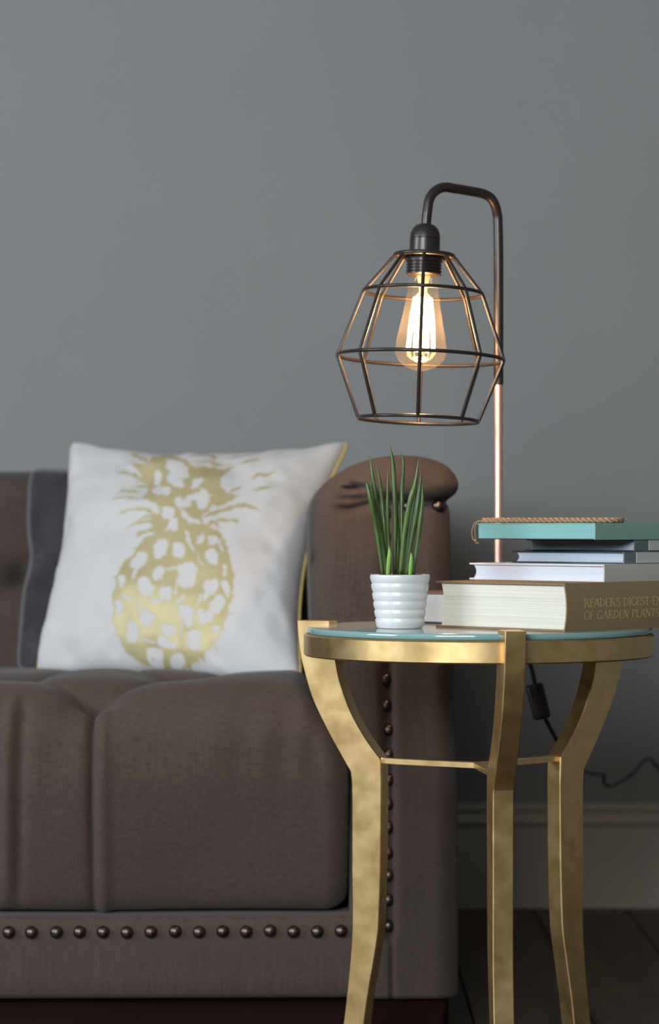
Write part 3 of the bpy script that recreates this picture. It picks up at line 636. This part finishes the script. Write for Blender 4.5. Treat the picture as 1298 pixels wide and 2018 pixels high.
def book(name, label, corner, L, W, z0, th, mc_top, mc_bot, mc_spine, mp, ang=45.0, tc_=.0026, bulge=.003, over=.004, group='books stacked on the side table', roundc=0.0, sq=.004):
    fr = Frame(corner, ang)
    cxy = fr(np.array([[L/2, W/2, 0]]))[0]
    root = thing(name, label, 'book', (cxy[0], cxy[1], z0), group)
    def slab(a0, a1, c0, c1, h0, h1, m, nm, bev=.0008, rc=0.0):
        if rc:
            poly = [(a0, c0)]; 
            for t in np.linspace(-90, 0, 7): poly.append((a1-rc+rc*math.cos(math.radians(t)), c0+rc+rc*math.sin(math.radians(t))))
            for t in np.linspace(0, 90, 7): poly.append((a1-rc+rc*math.cos(math.radians(t)), c1-rc+rc*math.sin(math.radians(t))))
            poly.append((a0, c1)); v, f = prism(poly, h0, h1)
        else: v, f = box(a0, a1, c0, c1, h0, h1)
        v, f = bevelled(v, f, bev, 2); return mesh(nm, fr(v), f, m, root, True, .5)
    slab(.0005, L, 0, W, z0, z0+tc_, mc_bot, 'back_cover', tc_*.3, roundc)
    slab(.0005, L, 0, W, z0+th-tc_, z0+th, mc_top, 'front_cover', tc_*.3, roundc)
    # page block with a hollow fore edge
    zz = np.linspace(z0+tc_, z0+th-tc_, 9); q = (zz-zz.mean())/(zz[-1]-zz[0])*2; ring = []
    for z, k in zip(zz, q):
        a1 = L-over-.004*(1-k*k); ring += [(.0012-bulge*.5*(1-k*k), sq, z), (a1, sq, z), (a1, W-sq, z), (.0012-bulge*.5*(1-k*k), W-sq, z)]
    if roundc:
        v, f = [], []
        poly = [(.001, sq*.3)]
        for t in np.linspace(-90, 0, 7): poly.append((L-over-roundc+roundc*math.cos(math.radians(t)), sq*.3+roundc+roundc*math.sin(math.radians(t))))
        for t in np.linspace(0, 90, 7): poly.append((L-over-roundc+roundc*math.cos(math.radians(t)), W-sq*.3-roundc+roundc*math.sin(math.radians(t))))
        poly.append((.001, W-sq*.3)); v, f = prism(poly, z0+tc_, z0+th-tc_); mesh('pages', fr(v), f, mp, root, True, .5)
    else: mesh('pages', fr(ring), grid_faces(9, 4, wrap=True)+[(0, 1, 2, 3), (32, 33, 34, 35)], mp, root, True, .5)
    # spine, slightly rounded
    sp = []; zs_ = np.linspace(z0, z0+th, 11)
    for t, z in zip(np.linspace(-1, 1, 11), zs_): sp.append((-bulge*(1-t*t), z))
    outl = sp+[(a+.0018, z) for a, z in sp[::-1]]
    v, f = prism(outl, 0, W, 'y'); mesh('spine', fr(v), f, mc_spine, root, True, .6)
    return root, fr
ZB = TZ
bC = (.2650, 2.750)
b1, fr1 = book('book', 'thick olive-brown cloth encyclopaedia with gilt lettering, at the bottom of the stack', bC, .197, .297, ZB, .0550, M['cover_tan'], M['cover_tan'], M['cover_brown'], M['pages_cream'], over=.006, bulge=.004)
zt, BU = .0550, .004
def on_spine(frm, z0, th, bul):
    def e(V):
        t = (V[:, 1]-z0)/th*2-1; return frm(np.column_stack([-bul*(1-t*t)-.00035, V[:, 0], V[:, 1]]))
    return e
t1 = lettering("READER'S DIGEST ENCYCLOPAEDIA", .0302, ZB+.0276, .0096, 1.228, on_spine(fr1, ZB, zt, BU))
t2 = lettering("OF GARDEN PLANTS AND FLOWERS", .0306, ZB+.0135, .0096, 1.22, on_spine(fr1, ZB, zt, BU))
TEXT_END = (t1[2], t2[2])
ot = mesh('title_lettering', *t1[:2], M['gilt'], b1, False); ot['label'] = 'gilt capitals on the spine'
mesh('title_lettering', *t2[:2], M['gilt'], b1, False)
def corner_at(px, frm, back=.0):                    # a corner standing over the lower book's spine line, set back a little
    # point on frm.o + t v - back on u
    for t in np.linspace(-.05, .3, 3501):
        p = frm.o+t*frm.v+back*frm.u
        if CX+p[0]/p[1]*F >= px: return p
z2 = ZB+.0552
b2_, fr2 = book('book', 'white hardback lying directly on the thick brown encyclopaedia', corner_at(1190, fr1, .004), .208, .25, z2, .0203, M['cover_white'], M['cover_white'], M['spine_white'], M['pages_white'], bulge=.0006, tc_=.0022)
z3 = z2+.0205
b3, fr3 = book('book', 'thin navy hardback with a white spine label, above the white hardback', corner_at(1229, fr1, .012), .172, .21, z3, .0142, M['cover_navy'], M['cover_navy'], M['cover_slate'], M['pages_blue'], bulge=.0006, tc_=.0016)
z4 = z3+.0144
b4, fr4 = book('book', 'thin slate-spined book directly under the turquoise notebook', corner_at(1250, fr1, .018), .168, .20, z4, .0138, M['cover_navy'], M['cover_navy'], M['cover_slate'], M['pages_blue'], bulge=.0006, tc_=.0014)
def spine_label(root, frm, z0, th, c0, c1):
    v, f = bevelled(*box(-.0016, -.0004, c0, c1, z0+th*.06, z0+th*.94), .0003, 1); o = mesh('spine_label', frm(v), f, M['label_white'], root, False); o['label'] = 'white paper label'
spine_label(b3, fr3, z3, .0142, .022, .17); spine_label(b4, fr4, z4, .0138, .026, .17)
z5 = z4+.0140
b5, fr5 = book('notebook', 'turquoise notebook with coloured page edges on top of the book stack', corner_at(1172, fr1, .016), .188, .25, z5, .0192, M['cover_mint'], M['cover_dark'], M['cover_mint'], M['pages_teal'], bulge=.0004, tc_=.0012, over=.0015, roundc=.012, sq=.002)
b5['category'] = 'notebook'
# the book behind, under the lamp
lt = fr1(np.array([[.197, 0, 0]]))[0][:2]
fr6c = lt+S45*np.array([.074-.008, .074+.008])
b6, fr6 = book('book', 'white-paged book with a rust cover lying behind the pot, under the lamp', fr6c, .132, .17, ZB, .0385, M['cover_rust'], M['cover_navy'], M['cover_rust'], M['pages_pink'], group='books stacked on the side table', bulge=.001, over=.001, sq=.0008)
# ------------------------------------------------------------------ braided cord on the notebook
z6 = z5+.0192
CORD = thing('braided_cord', 'brown braided cord lying across the top of the turquoise notebook', 'cord', (*fr5(np.array([[.09, .02, 0]]))[0][:2], z6))
path = catmull([(.183, .012), (.160, .016), (.12, .026), (.08, .038), (.045, .048), (.022, .062), (.03, .085), (.06, .1)], 24)
pl = np.r_[0, np.cumsum(np.hypot(*np.diff(path, axis=0).T))]; sN = np.linspace(0, pl[-1], 260); pa = np.interp(sN, pl, path[:, 0]); pc = np.interp(sN, pl, path[:, 1])
ta, tcx = np.gradient(pa), np.gradient(pc); ln = np.hypot(ta, tcx); na, ncx = -tcx/ln, ta/ln
for kk in range(3):
    ph = sN/.0052*math.pi*.5+kk*2*math.pi/3
    lat, up = .0028*np.sin(ph), .0015*np.sin(2*ph)
    pts = fr5(np.column_stack([pa+na*lat, pc+ncx*lat, z6+.0036+up]))
    mesh('strand', *tube(pts, .0020, 7), M['braid'], CORD)
for kk, (a0, dz) in enumerate(((.0, 0.0), (.004, -.003))):   # thin ends hanging in a loop over the corner
    lp = catmull([(.182, .014+a0, z6+.002), (.190, .010+a0, z6+.0025), (.1955, .008+a0, z6-.004), (.197-a0*.4, .008+a0, z6-.014), (.194, .008+a0, z5-.0012+dz), (.190, .009+a0, z5-.0015+dz)], 8)
    mesh('loose_end', *tube(fr5(lp), .0007, 6), M['braid'], CORD)

# ------------------------------------------------------------------ the potted plant
PX, PD = (788-CX)*2.862/F, 2.862
PLANT = thing('potted_plant', 'small spiky green snake plant in a ribbed white pot', 'plant', (PX, PD, TZ))
PH = .0632; Rb, Rt = .0272, .0348
prof = [(0, 0), (Rb-.002, 0), (Rb, .0015)]
bands = [.0015, .0125, .0225, .0325, .0430, .0535, PH]
def Rz(z): return Rb+(Rt-Rb)*z/PH
for i in range(len(bands)-1):
    a, c = bands[i], bands[i+1]
    prof += [(Rz(a)-.0002, a+.0002), (Rz(a)+.0006, a+.0016), (Rz((a+c)/2)+.0009, (a+c)/2), (Rz(c)+.0005, c-.0022), (Rz(c)-.0006, c-.0006)]
prof = prof[:-1]+[(Rt+.0003, PH-.001), (Rt-.0004, PH), (Rt-.0022, PH-.0004), (Rt-.0028, PH-.002), (Rt-.0035, PH-.010)]
v, f = lathe(prof, 72, (PX, PD, TZ)); mesh('pot', v, f[:-1], M['pot'], PLANT)
v, f = lathe([(0, .0015), (.012, .0008), (.024, .0012), (Rt-.0029, -.001)], 40, (PX, PD, TZ+PH-.0015)); v[:, 2] += rng.normal(0, .0006, len(v)); mesh('soil', v, f[:-1], M['soil'], PLANT)
def crop3(x, y): return 690+x/5.044, 860+y/5.044
leaves = [([(155, 455), (172, 500), (215, 690), (265, 960), (325, 1385)], -.010, 5.2), ([(193, 188), (222, 400), (262, 680), (300, 930), (350, 1385)], .004, 5.2),
          ([(255, 250), (290, 430), (318, 660), (340, 930), (380, 1385)], .012, 4.6), ([(374, 285), (372, 520), (368, 760), (380, 1030), (392, 1385)], -.004, 3.6),
          ([(378, 58), (415, 210), (432, 420), (445, 800), (440, 1385)], .006, 5.0), ([(503, 145), (528, 270), (512, 560), (508, 950), (505, 1385)], .016, 4.2),
          ([(680, 222), (650, 440), (598, 640), (540, 950), (497, 1385)], -.009, 6.0), ([(706, 345), (690, 520), (650, 800), (600, 1050), (560, 1385)], .002, 6.6),
          ([(715, 450), (715, 620), (688, 900), (655, 1150), (625, 1385)], -.002, 5.6), ([(655, 430), (640, 640), (600, 900), (570, 1150), (535, 1385)], .009, 6.2),
          ([(195, 425), (235, 640), (290, 930), (330, 1150), (362, 1385)], .001, 5.4), ([(470, 620), (465, 800), (470, 1000), (465, 1200), (460, 1385)], .010, 4.8)]
for pts, dy, wpx in leaves:
    c = catmull([P(*crop3(a, b3_), PD+dy*(1.0 if i < 3 else .7)) for i, (a, b3_) in enumerate(pts)], 8)
    n = len(c); t = np.linspace(0, 1, n); rad = wpx*1.02*PD/F*np.clip((t/.42), 0, 1)**.75*(1-.28*np.clip((t-.5)/.5, 0, 1)); rad = np.maximum(rad, .0003)
    v, f = tube(c[::-1], rad[::-1], 10)
    o = mesh('leaf', v, f, M['leaf'], PLANT)
for pts, dy, wpx in (([(385, 1095), (390, 1160), (382, 1250), (372, 1390)], -.018, 4.8), ([(603, 1155), (606, 1210), (600, 1290), (592, 1390)], -.018, 4.2)):
    c = catmull([P(*crop3(a, b3_), PD+dy) for a, b3_ in pts], 8); n = len(c); t = np.linspace(0, 1, n)
    rad = np.maximum(wpx*PD/F*np.sin(np.pi*np.clip(t*.75+.02, 0, 1))**.8, .0003)
    v, f = tube(c[::-1], rad[::-1], 10); mc_ = c.mean(0); v[:, 1] = mc_[1]+(v[:, 1]-mc_[1])*.6
    o = mesh('leaf', v, f, M['young_leaf'], PLANT); o['label'] = 'short light green young leaf'

# ------------------------------------------------------------------ the lamp
LD, HD = 3.074, 3.0
LXp = (982-CX)*LD/F; lz0 = ZB+.0387
LAMP = thing('table_lamp', 'black wire cage lamp with a copper pole and a glowing filament bulb', 'lamp', (LXp, LD, lz0))
v, f = lathe([(0, 0), (.045, 0), (.046, .002), (.046, .008), (.044, .011), (.012, .0125), (.009, .016), (.0, .016)], 48, (LXp, LD, lz0)); mesh('base', v, f, M['black_metal'], LAMP, True, .6)
zcop = P(982, 752, LD)[2]
mesh('lower_pole', *tube([(LXp, LD, lz0+.012), (LXp, LD, lz0+.2), (LXp, LD, zcop)], .0053, 20), M['copper'], LAMP, True, .8)
head = P(838, 448, HD)
ptop = [(LXp, LD, zcop-.004), (LXp, LD, P(0, 640, LD)[2]), (LXp, LD, P(0, 520, LD)[2]), P(981, 445, LD), P(979, 420, LD-.001), P(971, 396, LD-.006), P(955, 383, LD-.012), P(925, 376.5, LD-.03), P(895, 371.5, 3.022), P(875, 369, 3.014), P(858, 376, 3.007), P(846, 392, 3.002), P(842, 415, HD), (P(840, 0, HD)[0], HD, P(0, 432, HD)[2]), (P(839, 0, HD)[0], HD, P(0, 456, HD)[2])]
mesh('upper_pole', *tube(catmull(ptop, 6), .0061, 16), M['black_metal'], LAMP, True, .8)
TILT = Matrix.Translation(Vector(head)) @ Matrix.Rotation(math.radians(2.2), 4, 'Y') @ Matrix.Rotation(math.radians(-1.3), 4, 'X')
def tl(v): return np.array([(TILT @ Vector(p))[:] for p in np.asarray(v, float)])
PXM = HD/F
def hz(y): return -(y-448)*PXM
def hl(nm, prof, m, par=LAMP, n=40, ang=.6):
    v, f = lathe(prof, n); return mesh(nm, tl(v), f, m, par, True, ang)
cap = hl('socket_cap', [(0, hz(441)), (.006, hz(441.3)), (.0115, hz(444)), (.0158, hz(451)), (.0180, hz(460)), (.0187, hz(469)), (.0187, hz(470)), (.0183, hz(470.6)), (.0187, hz(471.5)), (.0187, hz(505)), (.0, hz(505))], M['black_metal'])
rib = [(0, hz(504)), (.0222, hz(504)), (.0225, hz(507)), (.0225, hz(517)), (.0205, hz(518.5))]
for y0 in (520, 526, 532, 538): rib += [(.0205, hz(y0)), (.0219, hz(y0+1.4)), (.0219, hz(y0+3.6)), (.0205, hz(y0+5))]
rib += [(.0195, hz(544)), (.0, hz(544))]
hl('socket_collar', rib, M['black_metal'])
rings = [(57*PXM, hz(504)), (117*PXM, hz(577)), (164*PXM, hz(706)), (118*PXM, hz(828))]
def circ(r, z, n=96): a = np.arange(n)*2*math.pi/n; return np.column_stack([r*np.cos(a), r*np.sin(a), np.full(n, z)])
cage = None
WR = .00225
v, f = tube(circ(*rings[0]), .0028, 10, closed=True)
sp_ = [tube([(0, 0, hz(503)), (57*PXM*math.cos(a), 57*PXM*math.sin(a), hz(504))], .0022, 8) for a in np.arange(8)*math.pi/4+math.pi/2]
dk = lathe([(.0185, hz(502)), (.026, hz(502)), (.026, hz(505)), (.0185, hz(505)), (.0185, hz(502))], 32)
cage = mesh('cage', tl(np.concatenate([v, dk[0]])), f+[tuple(i+len(v) for i in q) for q in dk[1][:-2]], M['black_metal'], LAMP)
for r, z in rings[1:]: mesh('ring_wire', *(lambda q: (tl(q[0]), q[1]))(tube(circ(r, z), WR, 10, closed=True)), M['black_metal'], cage)
for a in np.arange(8)*math.pi/4-math.pi/2-.045:
    pts = [(.020*math.cos(a), .020*math.sin(a), hz(503))]+[(r*math.cos(a), r*math.sin(a), z) for r, z in rings]
    dn = [np.array(pts[0])]
    for i in range(len(pts)-1):
        p, q = np.array(pts[i]), np.array(pts[i+1]); dn += [p+(q-p)*.04, p+(q-p)*.5, p+(q-p)*.96]
    dn.append(np.array(pts[-1]))
    mesh('rib_wire', *(lambda q: (tl(q[0]), q[1]))(tube(dn, WR, 10)), M['black_metal'], cage)
bulbp = [(.0165, hz(538)), (.0172, hz(548)), (.0178, hz(560)), (.0195, hz(580)), (.0222, hz(605)), (.0258, hz(635)), (.0292, hz(662)), (.0312, hz(682)), (.0314, hz(694)), (.0296, hz(706)), (.0250, hz(716)), (.0180, hz(724)), (.0090, hz(730)), (.0040, hz(732)), (.0, hz(733))]
bp3 = catmull(bulbp, 4); bulb = hl('bulb', np.maximum(bp3, [0, -9]), M['bulb_glass'], n=56, ang=3)
stem = hl('bulb_stem', [(.0, hz(540)), (.009, hz(541)), (.006, hz(560)), (.0042, hz(580)), (.003, hz(600)), (.0022, hz(700)), (.0, hz(702))], M['stem_glass'], bulb, 16, 3)
for i, a in enumerate(np.arange(8)*math.pi/4+.25):
    r0, r1 = .0105, .0165
    c = [(r0*math.cos(a), r0*math.sin(a), hz(588)), (r1*math.cos(a)*.9, r1*math.sin(a)*.9, hz(640)), (r1*math.cos(a), r1*math.sin(a), hz(692))]
    mesh('filament', *(lambda q: (tl(q[0]), q[1]))(tube(catmull(c, 5), .0017, 8)), M['filament'], bulb)
for kk in range(8):
    a = kk*math.pi/4+.25
    mesh('support_wire', *(lambda q: (tl(q[0]), q[1]))(tube([(.002*math.cos(a), .002*math.sin(a), hz(572)), (.0105*math.cos(a), .0105*math.sin(a), hz(588))], .0006, 5)), M['stem_glass'], bulb)
pl_ = bpy.data.lights.new('bulb_light', 'POINT'); pl_.energy = 4.0; pl_.color = (1.0, .58, .25); pl_.shadow_soft_size = .018
po_ = bpy.data.objects.new('bulb_light', pl_); COL.objects.link(po_); po_.parent = LAMP
po_.location = Vector(tl([(0, 0, hz(645))])[0])-Vector(OFF[LAMP.name])
# cord with inline switch, off the back of the table to the wall on the right
cp = [(LXp+.03, LD+.03, lz0+.006), (LXp+.055, LD+.055, lz0-.008), (LXp+.066, LD+.075, ZB-.02), P(1043, 1290, 3.16), P(1049, 1325, 3.165), P(1056, 1362, 3.17), P(1063, 1395, 3.18), P(1076, 1420, 3.21), P(1095, 1455, 3.28), P(1117, 1490, 3.40), P(1140, 1514, 3.60), P(1165, 1524, 3.85), P(1190, 1527, 4.0), P(1189, 1540, 4.05), P(1200, 1549, 4.08), P(1222, 1541, 4.12), P(1248, 1523, 4.17), P(1266, 1502, 4.22), P(1280, 1495, 4.25), P(1292, 1508, 4.27), P(1312, 1520, 4.29), P(1345, 1490, 4.32), P(1380, 1450, 4.345)]
cord = mesh('cord', *tube(catmull(cp, 8), .0030, 8), M['cord'], LAMP)
v, f = bevelled(*box(-.0115, .0115, -.008, .008, -.0235, .0235), .004, 2)
Rm = Matrix.Translation(Vector(P(1060, 1382, 3.176))) @ Matrix.Rotation(math.radians(-14), 4, 'Y')
mesh('inline_switch', np.array([(Rm @ Vector(p))[:] for p in v]), f, mat('dark_brown_switch', (.012, .006, .005), .5), cord)
v, f = bevelled(*box(-.02, .02, -.012, .012, -.025, .025), .006, 2)
mesh('plug', v+np.array([P(1380, 1450, 4.345)[0], 4.352, P(1380, 1450, 4.345)[2]]), f, M['cord'], cord)
